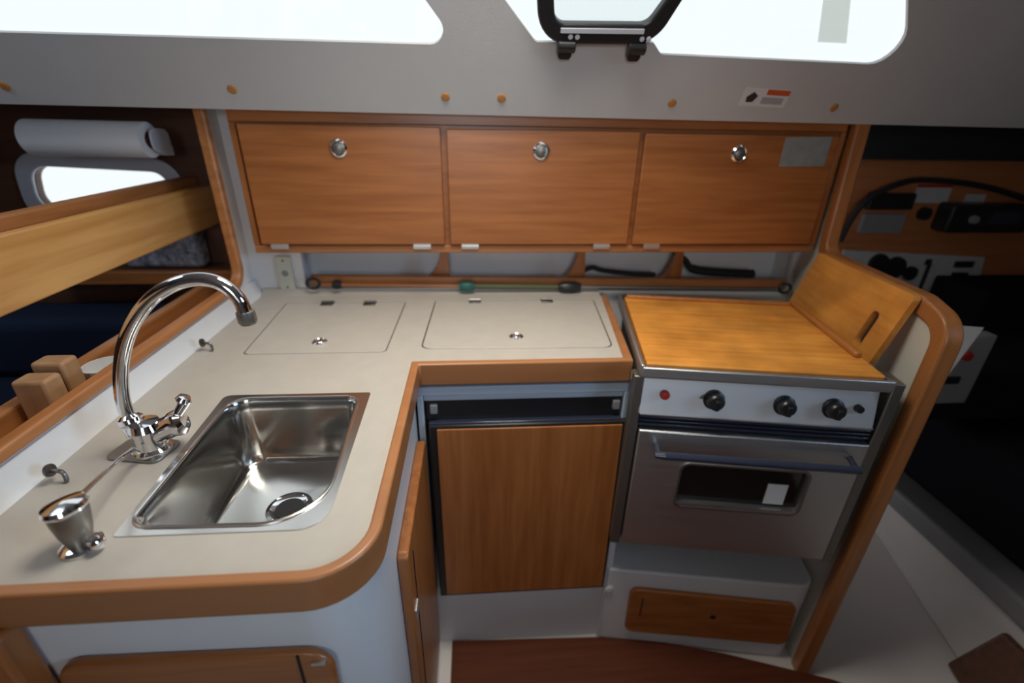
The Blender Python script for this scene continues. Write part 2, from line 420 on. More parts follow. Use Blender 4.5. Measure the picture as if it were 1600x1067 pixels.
def grow(pl, d):
    cx = sum(p[0] for p in pl)/len(pl); cy = sum(p[1] for p in pl)/len(pl)
    wx = max(abs(p[0]-cx) for p in pl); wy = max(abs(p[1]-cy) for p in pl)
    return [(cx + (x-cx)*(1+d/wx), cy + (y-cy)*(1+d/wy)) for x, y in pl]
S = dict(x0=-0.450, x1=-0.202, y0=0.447, y1=0.760)
sink_hole = rpoly([(-0.433, 0.450), (-0.197, 0.449), (-0.208, 0.751), (-0.436, 0.752)], 0.022)
outl = rim_in + [(0.357, 1.285), (-0.597, 1.285), (-0.597, 0.382)]
MB().prism(outl, XY, 0.884, 0.911, holes=(sink_hole, grow(lid1, 0.003), grow(lid2, 0.003))).build('surface', 'laminate', wt)
MB().prism(rim_in + rim_out[::-1], XY, 0.864, 0.9160).build('edge_rail', 'edge', wt, bevel=0.004, seg=3)
# coved upstands at the left and at the back
cl = [(-0.6195, 0.884), (-0.597, 0.884), (-0.597, 0.911), (-0.601, 0.914), (-0.607, 0.922), (-0.613, 0.937), (-0.6145, 0.950), (-0.6195, 0.950)]
MB().prism(cl, lambda a, b, c: (a, c, b), 0.382, 1.318).build('side_upstand', 'grp', wt)
cb = [(1.285, 0.884), (1.285, 0.911)] + [(1.285+0.024*math.sin(R(a)), 0.911+0.014*(1-math.cos(R(a)))) for a in range(15, 91, 15)] + [(1.319, 0.925), (1.319, 0.884)]
MB().prism(cb, lambda a, b, c: (c, a, b), -0.597, 0.357).build('back_upstand', 'laminate', wt)
for pl_, lx, ly, hs in ((lid1, -0.350, 0.982, ((-0.399, 1.222), (-0.287, 1.220))), (lid2, 0.090, 0.994, ((-0.005, 1.229), (0.194, 1.229)))):
    MB().prism(grow(pl_, 0.003), XY, 0.884, 0.890).build('lid_rebate', 'groove', wt)
    ld = MB().prism(pl_, XY, 0.890, 0.9115).build('lid', 'laminate', wt, bevel=0.0012)
    MB().lathe((lx, ly, 0.9113), (0, 0, 1), [(0.0, 0), (0.0165, 0), (0.0165, 0.0025), (0.0135, 0.0045), (0.0105, 0.002), (0.0, 0.002)], 28).lathe((lx, ly-0.001, 0.9133), (0, 0, 1), [(0.0, 0), (0.0095, 0), (0.0085, 0.003), (0.004, 0.0045), (0.0, 0.0048)], 24).build('ring_latch', 'chrome', ld)
    for hx, hy in hs:
        hb = MB().box((hx-0.016, hy-0.012, 0.911), (hx+0.016, hy+0.016, 0.9150))
        hb.tube([(hx-0.016, hy+0.006, 0.9155), (hx+0.016, hy+0.006, 0.9155)], 0.0035, 10)
        hb.build('hinge', 'brass_dull', ld, bevel=0.001)

# ------------------------------------------------------------------ white moulding under the worktop
gb = thing('galley_cabinet', 'white moulded galley base cabinet under the worktop with wooden doors', 'cabinet', (0.1, 0.7, 0.0))
ps_out = [(-0.619, 0.384)] + arc(-0.215, 0.464, 0.080, -90, 0) + [(-0.135, 0.874)]
ps_in = [(-0.619, 0.398)] + arc(-0.215, 0.464, 0.066, -90, 0) + [(-0.149, 0.874)]
MB().prism(ps_out + ps_in[::-1], XY, 0.0, 0.864).build('sink_pedestal', 'grp', gb)
plb = MB().prism([(-0.134, 0.880), (0.335, 0.874), (0.335, 1.27), (-0.134, 1.27)], XY, 0.0, 0.222)
plb.box((0.334, 0.866, 0.0), (0.350, 1.20, 0.857))
plb.build('fridge_plinth', 'grp', gb)
# plinth and shelf below the stove, in the stove's frame
sb = MB(SF)
spf = rpoly([(-0.005, 0.045), (0.530, 0.045), (0.530, 0.48), (0.02, 0.48)], [0, 0.045, 0, 0])
sb.prism(spf, XY, 0.0, 0.29).box((0.025, 0.40, 0.29), (0.530, 0.42, 0.80))
sb.build('stove_plinth', 'grp', gb, bevel=0.006, seg=3)
MB().lathe((0.346, 0.858, 0.215), (0, -1, 0), [(0.0, 0), (0.012, 0), (0.012, 0.006), (0.0, 0.008)]).build('button_catch', 'white_plastic', gb)
# sink locker door at the front
dr = MB().prism(rpoly([(-0.500, 0.30), (-0.188, 0.30), (-0.183, 0.782), (-0.500, 0.790)], 0.035), XZ, 0.372, 0.3835).build('door', 'cherry_x', gb, bevel=0.004, seg=3)
MB().lathe((-0.370, 0.371, 0.708), (0, -1, 0), [(0.0, 0), (0.020, 0), (0.020, 0.004), (0.016, 0.007), (0.012, 0.003), (0.0, 0.003)]).build('knob', 'chrome', dr)
MB().box((-0.2235, 0.3705, 0.305), (-0.2205, 0.373, 0.781)).build('seam', 'matte_black', dr)
MB().box((-0.207, 0.3685, 0.764), (-0.190, 0.3725, 0.769)).build('hinge', 'steel', dr)
# tall narrow door on the side of the sink arm
d2 = MB().prism(rpoly([(0.555, 0.06), (0.855, 0.06), (0.855, 0.735), (0.548, 0.735)], 0.012), YZ, -0.1345, -0.116).build('door', 'cherry_z', gb, bevel=0.003)
MB().box((-0.1165, 0.589, 0.10), (-0.1148, 0.592, 0.70)).build('seam', 'matte_black', d2)
MB().box((-0.1165, 0.560, 0.56), (-0.1135, 0.585, 0.585)).build('hinge', 'steel', d2)
# small wooden drawer front under the stove
d3 = MB(SF).prism(rpoly([(0.062, 0.062), (0.502, 0.070), (0.490, 0.232), (0.060, 0.236)], 0.024), XZ, 0.033, 0.0455).build('drawer_front', 'cherry_x', gb, bevel=0.003)
MB(SF).lathe((0.288, 0.0335, 0.157), (0, -1, 0), [(0.0, 0), (0.008, 0), (0.008, 0.0008), (0.0, 0.0009)]).build('finger_hole', 'matte_black', d3)
MB(SF).box((0.094, 0.0322, 0.135), (0.0975, 0.0335, 0.205)).build('seam', 'matte_black', d3)

# ------------------------------------------------------------------ sink
sk = thing('sink', 'rectangular polished steel sink let into the left worktop', 'sink', (-0.325, 0.605, 0.74))
rim_o = rpoly([(-0.436, 0.443), (-0.189, 0.4415), (-0.1955, 0.760), (-0.452, 0.761)], [0.004, 0.036, 0.006, 0.012])
bowl_t = rpoly([(-0.427, 0.458), (-0.200, 0.453), (-0.2155, 0.744), (-0.432, 0.746)], [0.026, 0.072, 0.026, 0.032], 9)
cx, cy = -0.320, 0.602
bead = [(cx + (x-cx)*1.045, cy + (y-cy)*1.038) for x, y in bowl_t]
MB().prism(rim_o, XY, 0.9105, 0.9128, holes=(bowl_t,)).build('rim', 'sink_rim', sk, bevel=0.001)
MB().tube([(cx + (x-cx)*1.022, cy + (y-cy)*1.018, 0.9128) for x, y in bowl_t], 0.0028, 8, closed=True).build('bead', 'sink_rim', sk)
b = MB()
rings = []
for sc, z in ((1.0, 0.9125), (0.985, 0.908), (0.978, 0.89), (0.965, 0.815), (0.95, 0.797), (0.92, 0.787), (0.88, 0.783)):
    rings.append([b.v((cx + (x-cx)*sc, cy + (y-cy)*sc, z)) for x, y in bowl_t])
for a, c in zip(rings, rings[1:]):
    for i in range(len(a)):
        b.bm.faces.new((a[i], a[(i+1) % len(a)], c[(i+1) % len(a)], c[i]))
b.bm.faces.new(rings[-1])
b.build('bowl', 'sink', sk)
MB().lathe((-0.312, 0.612, 0.7835), (0, 0, 1), [(0.0, 0), (0.036, 0), (0.036, 0.002), (0.030, 0.0035), (0.024, 0.001), (0.0, 0.001)], 32).build('drain', 'chrome', sk)
MB().lathe((-0.312, 0.612, 0.7845), (0, 0, 1), [(0.0, 0), (0.022, 0), (0.022, 0.0006), (0.0, 0.0007)], 28).build('drain_hole', 'matte_black', sk)

# ------------------------------------------------------------------ tap
tp = thing('faucet', 'chrome mixer tap with a tall swan-neck spout behind the sink', 'faucet', (-0.490, 0.605, 0.911))
MB().prism(rpoly([(-0.545, 0.590), (-0.462, 0.575), (-0.452, 0.628), (-0.535, 0.640)], 0.012), XY, 0.9112, 0.9150).build('base_plate', 'steel_dark', tp, bevel=0.001)
MB().lathe((-0.483, 0.607, 0.914), (0, 0, 1), [(0.0, 0), (0.026, 0), (0.026, 0.006), (0.021, 0.010), (0.020, 0.030), (0.022, 0.040), (0.018, 0.050), (0.0, 0.052)], 28).lathe((-0.483, 0.607, 0.940), (0.80, 0.25, 0.28), [(0.0, 0.0), (0.017, 0.004), (0.018, 0.034), (0.020, 0.038), (0.020, 0.046), (0.014, 0.052), (0.0, 0.054)], 26).lathe((-0.500, 0.610, 0.940), (-0.25, 0.25, 1.0), [(0.0, 0.0), (0.014, 0.0), (0.014, 0.016), (0.016, 0.019), (0.016, 0.027), (0.011, 0.032), (0.0, 0.033)], 24).build('body', 'chrome', tp)
neck = smooth([(-0.5055, 0.616, 0.955), (-0.509, 0.617, 0.985), (-0.502, 0.618, 1.025), (-0.487, 0.62, 1.068), (-0.462, 0.62, 1.110), (-0.428, 0.62, 1.146), (-0.392, 0.62, 1.167), (-0.358, 0.62, 1.174), (-0.332, 0.62, 1.166), (-0.316, 0.62, 1.146), (-0.312, 0.62, 1.122)], 5)
MB().tube(neck, 0.0092, 16).build('spout', 'chrome', tp)
MB().lathe((-0.312, 0.62, 1.128), (0.05, 0, -1), [(0.0, 0), (0.0118, 0.0), (0.0122, 0.014), (0.010, 0.018), (0.0, 0.018)], 20).build('nozzle', 'steel_dark', tp)
MB().tube([(-0.449, 0.617, 0.955), (-0.442, 0.620, 0.968), (-0.430, 0.628, 0.986)], [0.0075, 0.0065, 0.008], 14).lathe((-0.436, 0.626, 0.982), (0.5, 0.15, 0.85), [(0.0, 0), (0.008, 0.001), (0.0105, 0.006), (0.008, 0.012), (0.0, 0.014)], 18).build('lever', 'chrome', tp)

# ------------------------------------------------------------------ hand pump beside the sink
pu = thing('hand_pump', 'chrome galley hand pump with a thin spout at the near left worktop corner', 'pump', (-0.460, 0.437, 0.911))
MB().lathe((-0.462, 0.432, 0.9112), (0, 0, 1), [(0.0, 0), (0.021, 0), (0.021, 0.003), (0.015, 0.006), (0.0, 0.006)], 28).build('base', 'chrome', pu)
MB().lathe((-0.462, 0.432, 0.915), (0.02, 0.03, 1), [(0.0, 0), (0.011, 0.0), (0.013, 0.008), (0.0165, 0.022), (0.019, 0.040), (0.0195, 0.050), (0.017, 0.053), (0.0, 0.054)], 30).build('body', 'steel_dark', pu)
MB().lathe((-0.461, 0.4335, 0.966), (-0.12, 0.05, 1), [(0.0, 0), (0.0205, 0), (0.022, 0.004), (0.020, 0.009), (0.010, 0.012), (0.0, 0.013)], 30).build('cap', 'chrome', pu)
MB().tube([(-0.452, 0.434, 0.974), (-0.458, 0.470, 0.969), (-0.472, 0.525, 0.956), (-0.482, 0.570, 0.943), (-0.484, 0.578, 0.932)], [0.0036, 0.003, 0.003, 0.0034, 0.0046], 12).build('spout', 'chrome', pu)
MB().lathe((-0.449, 0.428, 0.921), (1, -0.3, 0.25), [(0.0, 0), (0.005, 0), (0.005, 0.008), (0.008, 0.010), (0.008, 0.016), (0.005, 0.018), (0.0, 0.019)], 18).build('knob', 'chrome', pu)

# small hooks on the left upstand
for i, (x, y, z, lab) in enumerate(((-0.576, 0.950, 0.917, 'small grey hook on the upstand between the tap and the back corner'), (-0.574, 0.548, 0.917, 'small grey hook on the upstand behind the hand pump'))):
    hk = thing('hook', lab, 'hook', (x, y, z), group='hooks on the left upstand')
    MB().lathe((x-0.006, y, z+0.012), (1, 0, 0.2), [(0.0, 0), (0.009, 0), (0.009, 0.003), (0.0, 0.004)], 16).build('rose', 'brass_dull', hk)
    MB().tube(smooth([(x-0.002, y, z+0.012), (x+0.012, y-0.002, z+0.010), (x+0.014, y-0.004, z-0.004), (x+0.006, y-0.006, z-0.010), (x+0.010, y-0.010, z-0.013)], 4), 0.0028, 8).build('arm', 'brass_dull', hk)

# ------------------------------------------------------------------ fridge
fr = thing('fridge', 'built-in fridge with a brown wooden door and black grip recess', 'fridge', (0.11, 1.05, 0.225))
fb = MB().box((-0.112, 0.884, 0.226), (0.331, 1.24, 0.825))
fb.build('housing', 'black', fr)
ff = MB().box((-0.130, 0.866, 0.836), (0.332, 0.885, 0.8575)).box((0.318, 0.866, 0.226), (0.333, 0.885, 0.836)).box((-0.130, 0.866, 0.226), (-0.117, 0.885, 0.836)).box((-0.117, 0.872, 0.820), (0.318, 0.885, 0.834))
ff.build('frame', 'fridge_frame', fr, bevel=0.002)
MB().box((-0.112, 0.876, 0.770), (0.316, 0.884, 0.819)).build('grip_recess', 'black', fr)
MB().box((-0.107, 0.860, 0.764), (0.316, 0.876, 0.771)).build('grip_edge', 'navy_black', fr, bevel=0.002)
for x in (-0.100, 0.300):
    MB().box((x-0.004, 0.866, 0.790), (x+0.012, 0.877, 0.812)).build('clip', 'grey_plastic', fr, bevel=0.002)
dd = MB().box((-0.107, 0.853, 0.228), (0.330, 0.875, 0.768)).build('door', 'black', fr, bevel=0.003)
MB().prism([(-0.090, 0.238), (0.323, 0.238), (0.318, 0.760), (-0.090, 0.760)], XZ, 0.8495, 0.854).build('door_panel', 'cherry_z', dd, bevel=0.001)

# ------------------------------------------------------------------ stove
sv = thing('gas_stove', 'stainless steel galley cooker with oven, set at an angle on the right', 'stove', tuple(SF((0.235, 0.2, 0.43))), -TH)
def P(u0, v0, z0, u1, v1, z1, name, mat, par=sv, bev=0.002):
    return MB(SF).box((u0, v0, z0), (u1, v1, z1)).build(name, mat, par, bevel=bev)
P(0.004, 0.030, 0.436, 0.476, 0.385, 0.900, 'oven_body', 'steel_dark')
P(-0.006, -0.004, 0.900, 0.470, 0.415, 0.912, 'hob_top', 'steel')
P(-0.006, -0.010, 0.906, 0.470, -0.001, 0.927, 'front_rail', 'steel')
P(-0.010, -0.006, 0.905, -0.002, 0.41, 0.931, 'side_rail', 'steel')
P(-0.004, 0.000, 0.899, 0.468, 0.006, 0.9025, 'trim_line', 'trim_x', bev=0)
cpn = MB(SF).hexa(((0.0,0.000,0.812),(0.468,0.000,0.812),(0.468,0.03,0.812),(0.0,0.03,0.812),(0.0,0.020,0.898),(0.468,0.020,0.898),(0.468,0.03,0.898),(0.0,0.03,0.898))).build('control_panel', 'steel_panel', sv, bevel=0.002)
P(0.004, 0.000, 0.8095, 0.470, 0.020, 0.8125, 'panel_lip', 'steel', bev=0)
P(0.004, 0.014, 0.774, 0.474, 0.030, 0.810, 'vent_band', 'navy_black')
for z in (0.782, 0.791, 0.800):
    P(0.006, 0.006, z, 0.472, 0.016, z+0.004, 'vent_slat', 'navy_black', bev=0.001)
MB(SF).lathe((0.049, 0.010, 0.858), (0, -1, 0.15), [(0.0, 0), (0.010, 0), (0.010, 0.008), (0.008, 0.011), (0.0, 0.012)], 22).build('ignition_button', 'red', sv)
for u, z, m2 in ((0.149, 0.853, 'black'), (0.289, 0.850, 'black'), (0.384, 0.850, 'black')):
    kk = MB(SF).lathe((u, 0.010, z), (0, -1, 0.15), [(0.0, 0), (0.0215, 0), (0.0215, 0.004), (0.018, 0.006), (0.017, 0.020), (0.014, 0.024), (0.0, 0.024)], 26).build('control_knob', m2, sv)
    MB(SF).box((u-0.0045, -0.020, z-0.011), (u+0.0045, -0.010, z+0.011)).build('knob_grip', 'black', kk, bevel=0.0015)
    MB(SF).lathe((u-0.014, 0.010, z-0.005), (0, -1, 0.15), [(0.0, 0), (0.016, 0), (0.016, 0.0012), (0.0, 0.0014)], 22).build('knob_scale', 'steel_dark', kk)
MB(SF).lathe((0.431, 0.009, 0.854), (0, -1, 0.15), [(0.0, 0), (0.0085, 0), (0.0075, 0.010), (0.0, 0.011)], 18).build('small_button', 'black', sv)
winp = rpoly([(0.112, 0.573), (0.380, 0.573), (0.380, 0.690), (0.112, 0.690)], 0.018)
od = MB(SF).prism([(0.007, 0.438), (0.477, 0.438), (0.477, 0.771), (0.007, 0.771)], XZ, 0.0, 0.028, holes=(winp,)).build('oven_door', 'steel', sv, bevel=0.003)
MB(SF).prism(rpoly([(0.110, 0.571), (0.382, 0.571), (0.382, 0.692), (0.110, 0.692)], 0.018), XZ, 0.010, 0.014).build('oven_window', 'oven_glass', od)
MB(SF).prism(rpoly([(0.106, 0.567), (0.386, 0.567), (0.386, 0.696), (0.106, 0.696)], 0.022), XZ, -0.003, 0.003, holes=(winp,)).build('window_bead', 'steel_dark', od, bevel=0.001)
MB(SF).box((0.112, -0.003, 0.574), (0.378, 0.010, 0.582)).build('window_ledge', 'steel', od)
MB(SF).box((0.307, 0.0075, 0.590), (0.350, 0.0092, 0.646)).build('window_label', 'sticker', od)
hd = MB(SF).tube([(0.040, -0.032, 0.733), (0.060, -0.032, 0.733)], [0.006, 0.0085], 12).tube([(0.060, -0.032, 0.733), (0.452, -0.032, 0.731)], 0.0085, 14)
hd.tube([(0.046, 0.001, 0.738), (0.046, -0.034, 0.733)], 0.006, 10).tube([(0.446, 0.001, 0.738), (0.446, -0.034, 0.731)], 0.006, 10)
hd.build('oven_handle', 'navy_black', od)
P(0.478, 0.004, 0.430, 0.500, 0.060, 0.915, 'side_stile', 'steel_dark')
P(-0.018, 0.004, 0.432, 0.003, 0.036, 0.900, 'side_stile', 'steel_dark')
for u0, u1 in ((0.499, 0.5355),):
    MB(SF).tube([(u0, 0.20, 0.80), (u1, 0.20, 0.80)], 0.012, 14).build('gimbal_pin', 'steel', sv)

# ------------------------------------------------------------------ boards on the stove
cbd = thing('cutting_board', 'orange-brown wooden cutting board lying flat over the cooker top', 'cutting board', tuple(SF((0.23, 0.2, 0.913))), -TH)
MB(SF).prism(rpoly([(0.003, 0.004), (0.458, 0.006), (0.464, 0.400), (0.006, 0.400)], 0.004), XY, 0.9125, 0.930).build('panel', 'board', cbd, bevel=0.002)
MB(SF).prism(rect(0.440, 0.085, 0.456, 0.398, 0.006), XY, 0.9302, 0.942).build('side_lip', 'board_dark', cbd, bevel=0.003)
MB(SF).prism(rect(0.010, 0.386, 0.439, 0.400), XY, 0.9302, 0.938).build('back_lip', 'board_dark', cbd, bevel=0.002)
sbd = thing('cutting_board', 'second cutting board, standing on edge with a dark grip slot, leaning on the right partition', 'cutting board', tuple(SF((0.49, 0.28, 0.913))), -TH)
def LEAN(p):
    v, h, t = p                       # along, up the lean, thickness
    return SF((0.474 + h*0.255 + t, v, 0.9135 + h*0.966))
slot = rpoly([(0.140, 0.018), (0.166, 0.018), (0.166, 0.100), (0.140, 0.100)], 0.0125)
MB(LEAN).prism(rpoly([(0.088, 0.0), (0.470, 0.0), (0.462, 0.150), (0.088, 0.160)], [0.008, 0.004, 0.008, 0.012]), XY, 0.0, 0.014, holes=(slot,)).build('panel', 'board_y', sbd, bevel=0.002)

# ------------------------------------------------------------------ wall cabinet with three flap doors
wc = thing('wall_cabinet', 'long cherry-wood wall cabinet with three flap doors above the worktop', 'cabinet', (0.19, 1.28, 1.046))
fd = []
face = [(-0.563, 1.046), (0.936, 1.044), (0.936, 1.386), (-0.563, 1.386)]
dx = ((-0.541, -0.080), (-0.066, 0.403), (0.416, 0.915))
MB().prism(face, XZ, 1.246, 1.262).build('face_frame', 'cherry_x', wc, bevel=0.003)
MB().box((-0.560, 1.262, 1.050), (0.934, 1.319, 1.386)).build('carcass', 'cherry_x', wc)
MB().box((-0.562, 1.238, 1.352), (0.934, 1.246, 1.386)).build('top_rail', 'cherry_x', wc, bevel=0.002)
MB().box((-0.562, 1.238, 1.0465), (0.934, 1.246, 1.066)).build('bottom_rail', 'trim_x', wc, bevel=0.003)
MB().box((0.921, 1.238, 1.066), (0.936, 1.246, 1.352)).build('end_rail', 'cherry_z', wc, bevel=0.002)
MB().box((-0.562, 1.238, 1.066), (-0.548, 1.246, 1.352)).build('end_rail', 'cherry_z', wc, bevel=0.002)
for i, ((x0, x1), kx) in enumerate(zip(dx, (-0.319, 0.162, 0.660))):
    dz = 1.348 - 0.003*i
    dr = MB().box((x0, 1.229, 1.070), (x1, 1.2445, dz)).build('door', 'cherry_x', wc, bevel=0.003)
    MB().lathe((kx, 1.230, 1.299), (0, -1, 0), [(0.0, 0), (0.0205, 0), (0.0205, 0.004), (0.0165, 0.0075), (0.013, 0.004), (0.0, 0.003)], 28).build('lock_ring', 'chrome', dr)
    MB().lathe((kx, 1.2275, 1.299), (0, -1, 0), [(0.0, 0), (0.0125, 0), (0.0115, 0.005), (0.006, 0.007), (0.0, 0.0075)], 24).build('lock_button', 'steel_dark', dr)
    for hx in ((-0.495, -0.139), (-0.015, 0.333), (0.469,))[i]:
        MB().box((hx-0.022, 1.2272, 1.059), (hx+0.022, 1.2295, 1.0725)).tube([(hx-0.022, 1.2285, 1.0665), (hx+0.022, 1.2285, 1.0665)], 0.0028, 8).build('hinge', 'steel', dr)
    if i == 2:
        MB().hexa(((0.772,1.2278,1.270),(0.893,1.2278,1.272),(0.893,1.2292,1.272),(0.772,1.2292,1.270),(0.772,1.2278,1.338),(0.893,1.2278,1.342),(0.893,1.2292,1.342),(0.772,1.2292,1.338))).build('notice_plate', 'plate', dr, label='grey metal notice plate')

# power outlet
po = thing('power_outlet', 'cream power outlet in the back left corner above the worktop', 'outlet', (-0.530, 1.319, 0.918))
MB().prism(rect(-0.549, 0.918, -0.508, 1.018, 0.005), XZ, 1.3105, 1.3198).build('face_plate', 'ivory', po, bevel=0.002)
MB().lathe((-0.529, 1.3115, 0.970), (0, -1, 0), [(0.0, 0), (0.009, 0), (0.009, 0.0015), (0.0, 0.002)], 16).build('socket', 'grey_plastic', po)
for z in (0.930, 1.006):
    MB().lathe((-0.529, 1.3108, z), (0, -1, 0), [(0.0, 0), (0.003, 0), (0.003, 0.001), (0.0, 0.0012)], 10).build('screw', 'brass_dull', po)

# things lying along the shelf rail
def rail_z(x): return 0.934 - 0.0164*(x + 0.465)
t = thing('telescopic_pole', 'slim metal pole with dark end rings lying along the shelf rail', 'pole', (0.25, 1.300, 0.935))
pa = Vector((-0.452, 1.297, 0.942)); pb = Vector((0.930, 1.297, 0.917))
def on(x): return pa + (pb - pa) * ((x - pa.x)/(pb.x - pa.x))
MB().tube([on(-0.02), on(0.24)], 0.0075, 12).build('grip_tube', 'olive', t)
MB().tube([on(0.30), on(0.90)], 0.0055, 12).build('shaft', 'steel_dark', t)
MB().tube([on(-0.44), on(-0.02)], 0.0045, 12).build('thin_shaft', 'cherry_x', t)
for x in (-0.452, 0.925):
    c = on(x) + Vector((0, -0.004, 0.004))
    MB().tube([c + Vector((0.017*math.cos(a), 0.0, 0.014*math.sin(a))) for a in [2*PI*k/20 for k in range(20)]], 0.0045, 8, closed=True).build('end_ring', 'black', t)
MB().lathe(on(-0.40), (1, 0, -0.02), [(0.0, 0), (0.010, 0.0), (0.013, 0.010), (0.010, 0.022), (0.0, 0.024)], 16).build('collar', 'matte_black', t)
MB().lathe(on(-0.05), (1, 0, -0.02), [(0.0, 0), (0.011, 0.0), (0.015, 0.012), (0.015, 0.036), (0.010, 0.044), (0.0, 0.045)], 16).build('clamp', 'green', t)
MB().lathe(on(0.235), (1, 0, -0.02), [(0.0, 0), (0.009, 0.0), (0.016, 0.016), (0.016, 0.045), (0.012, 0.066), (0.0, 0.068)], 16).build('clamp', 'black', t)
o = MB().tube(smooth([(0.318, 1.348, 0.962), (0.345, 1.348, 0.972), (0.38, 1.350, 0.962), (0.48, 1.352, 0.950), (0.54, 1.352, 0.948)], 5), 0.0072, 10).build('hand_tool', 'matte_black')
o['label'] = 'thin black tapering tool in the shelf between the right two brackets'; o['category'] = 'tool'
o = MB().tube(smooth([(0.60, 1.372, 1.010), (0.635, 1.370, 0.988), (0.66, 1.368, 0.962), (0.72, 1.366, 0.952), (0.84, 1.366, 0.945), (0.86, 1.366, 0.946)], 5), [0.009]*10+[0.013]*16, 12).build('hand_tool', 'matte_black')
o['label'] = 'black bent-handled tool at the right end of the shelf recess'; o['category'] = 'tool'

# ------------------------------------------------------------------ coachroof fittings
op = thing('opening_port', 'black-framed opening port hung in the right window', 'port window', CS(0.25, 0.148, 0.02))
fo = rpoly([(0.133, 0.155), (0.366, 0.160), (0.432, 0.32), (0.108, 0.32)], [0.062, 0.066, 0.05, 0.05], 9)
fi = rpoly([(0.160, 0.192), (0.344, 0.196), (0.396, 0.29), (0.143, 0.29)], [0.024, 0.026, 0.03, 0.03])
MB().prism(fo, CS, 0.004, 0.026, holes=(fi,)).build('frame', 'black', op, bevel=0.004, seg=3)
MB().prism(grow(fi, 0.004), CS, 0.008, 0.013).build('pane', 'glass', op)
sil = [(0.172, 0.178), (0.338, 0.181), (0.338, 0.189), (0.172, 0.186)]
MB().prism(sil, CS, 0.0262, 0.030).build('sill_strip', 'frost', op)
for x in (0.188, 0.333):
    hb = MB()
    hb.tube([CS(x-0.018, 0.152, 0.022), CS(x+0.018, 0.152, 0.022)], 0.012, 14).prism(rect(x-0.014, 0.124, x+0.014, 0.156, 0.008), CS, 0.0005, 0.018)
    h = hb.build('hinge', 'black', op, bevel=0.002)
    for dxx in (-0.007, 0.007):
        MB().lathe(CS(x+0.012+dxx, 0.171, 0.026), Vector(CS(0, 0, 1)) - Vector(CS(0, 0, 0)), [(0.0, 0), (0.0048, 0), (0.0048, 0.002), (0.0, 0.003)], 12).build('screw', 'frost', h)
# faint document pressed against the pane
o = MB().prism([(0.735, 0.160), (0.800, 0.159), (0.745, 0.262), (0.690, 0.262)], CS, -0.0162, -0.0172).build('window_decal', 'decal')
o['label'] = 'pale slanted decal stuck outside the right window'; o['category'] = 'decal'
for x, z_s, where in ((-0.965, 0.036, 'furthest left, above the paper towel'), (-0.512, 0.040, 'above the left end of the wall cabinet'), (-0.062, 0.034, 'above the gap between first and second flap door, left of the pair'), (0.062, 0.034, 'right one of the pair above the middle flap door'), (0.453, 0.031, 'above the gap between second and third flap door'), (0.846, 0.029, 'above the grey notice plate')):
    o = MB().lathe(CS(x, z_s, 0.0), Vector(CS(0, 0, 1)) - Vector(CS(0, 0, 0)), [(0.0, -0.002), (0.0095, -0.002), (0.0095, 0.0012), (0.007, 0.003), (0.0, 0.0034)], 18).build('timber_plug', 'plug')
    o['label'] = 'round timber plug ' + where; o['category'] = 'plug'; o['group'] = 'timber plugs along the coachroof side'
wl_ = thing('warning_label', 'white warning sticker with an orange-red bar on the grey panel', 'sticker', CS(0.665, 0.03, 0.0))
MB().prism([(0.612, 0.030), (0.722, 0.026), (0.722, 0.066), (0.612, 0.070)], CS, 0.0, 0.0008).build('film', 'sticker', wl_)
MB().prism([(0.666, 0.055), (0.721, 0.053), (0.721, 0.065), (0.666, 0.067)], CS, 0.0008, 0.0013).build('warning_bar', 'sticker_red', wl_)
MB().prism([(0.660+0.0, 0.035), (0.712, 0.033), (0.712, 0.048), (0.660, 0.050)], CS, 0.0008, 0.0012).build('text_block', 'inkgrey', wl_)
MB().prism([(0.624, 0.038), (0.640, 0.038), (0.648, 0.052), (0.636, 0.061), (0.622, 0.050)], CS, 0.0008, 0.0013).build('pictogram', 'ink', wl_)

# ------------------------------------------------------------------ saloon seen past the left bulkhead
def tagm(o, label, cat, group=None):
    o['label'] = label; o['category'] = cat
    if group: o['group'] = group
    return o
tagm(MB().hexa(((-0.772,0.20,1.068),(-0.748,0.20,1.068),(-0.748,1.478,1.076),(-0.772,1.478,1.076),(-0.772,0.20,1.192),(-0.748,0.20,1.192),(-0.748,1.478,1.184),(-0.772,1.478,1.184))).build('lee_board', 'plank', bevel=0.004, seg=3), 'wide pale wooden plank running back past the left bulkhead opening', 'plank')
tagm(MB().box((-0.822, 0.20, 1.166), (-0.788, 1.478, 1.207)).build('grab_rail', 'trim', bevel=0.004), 'thin brown rail just behind the wide pale plank, below the porthole', 'rail')
tagm(MB().box((-1.25, 1.39, 0.914), (-0.655, 1.415, 0.952)).build('shelf_fiddle', 'cherry_x', bevel=0.003), 'dark brown crosswise rail low in the left opening', 'rail')
tagm(MB().box((-0.770, 0.20, 0.890), (-0.742, 1.38, 0.938)).build('berth_rail', 'trim', bevel=0.005), 'brown lengthwise rail just past the left bulkhead, behind the tap', 'rail')
lk = thing('saloon_locker', 'dark wooden locker top behind the left bulkhead trim', 'locker', (-0.85, 0.8, 0.0))
MB().box((-0.742, 0.20, 0.0), (-0.70, 1.45, 0.890)).build('front_panel', 'cherry_y', lk)
MB().box((-0.742, 0.20, 0.870), (-0.652, 1.45, 0.889)).build('top_panel', 'cherry_y', lk, bevel=0.002)
for (x, y, h, lab) in ((-0.706, 0.716, 0.982, 'pale beech block standing on the locker, nearer of the two'), (-0.716, 0.768, 0.988, 'pale beech block standing on the locker, farther of the two')):
    tagm(MB().box((x-0.028, y-0.018, 0.889), (x+0.024, y+0.018, h)).build('wooden_block', 'beech', bevel=0.006, seg=3), lab, 'block', 'wooden blocks on the locker')
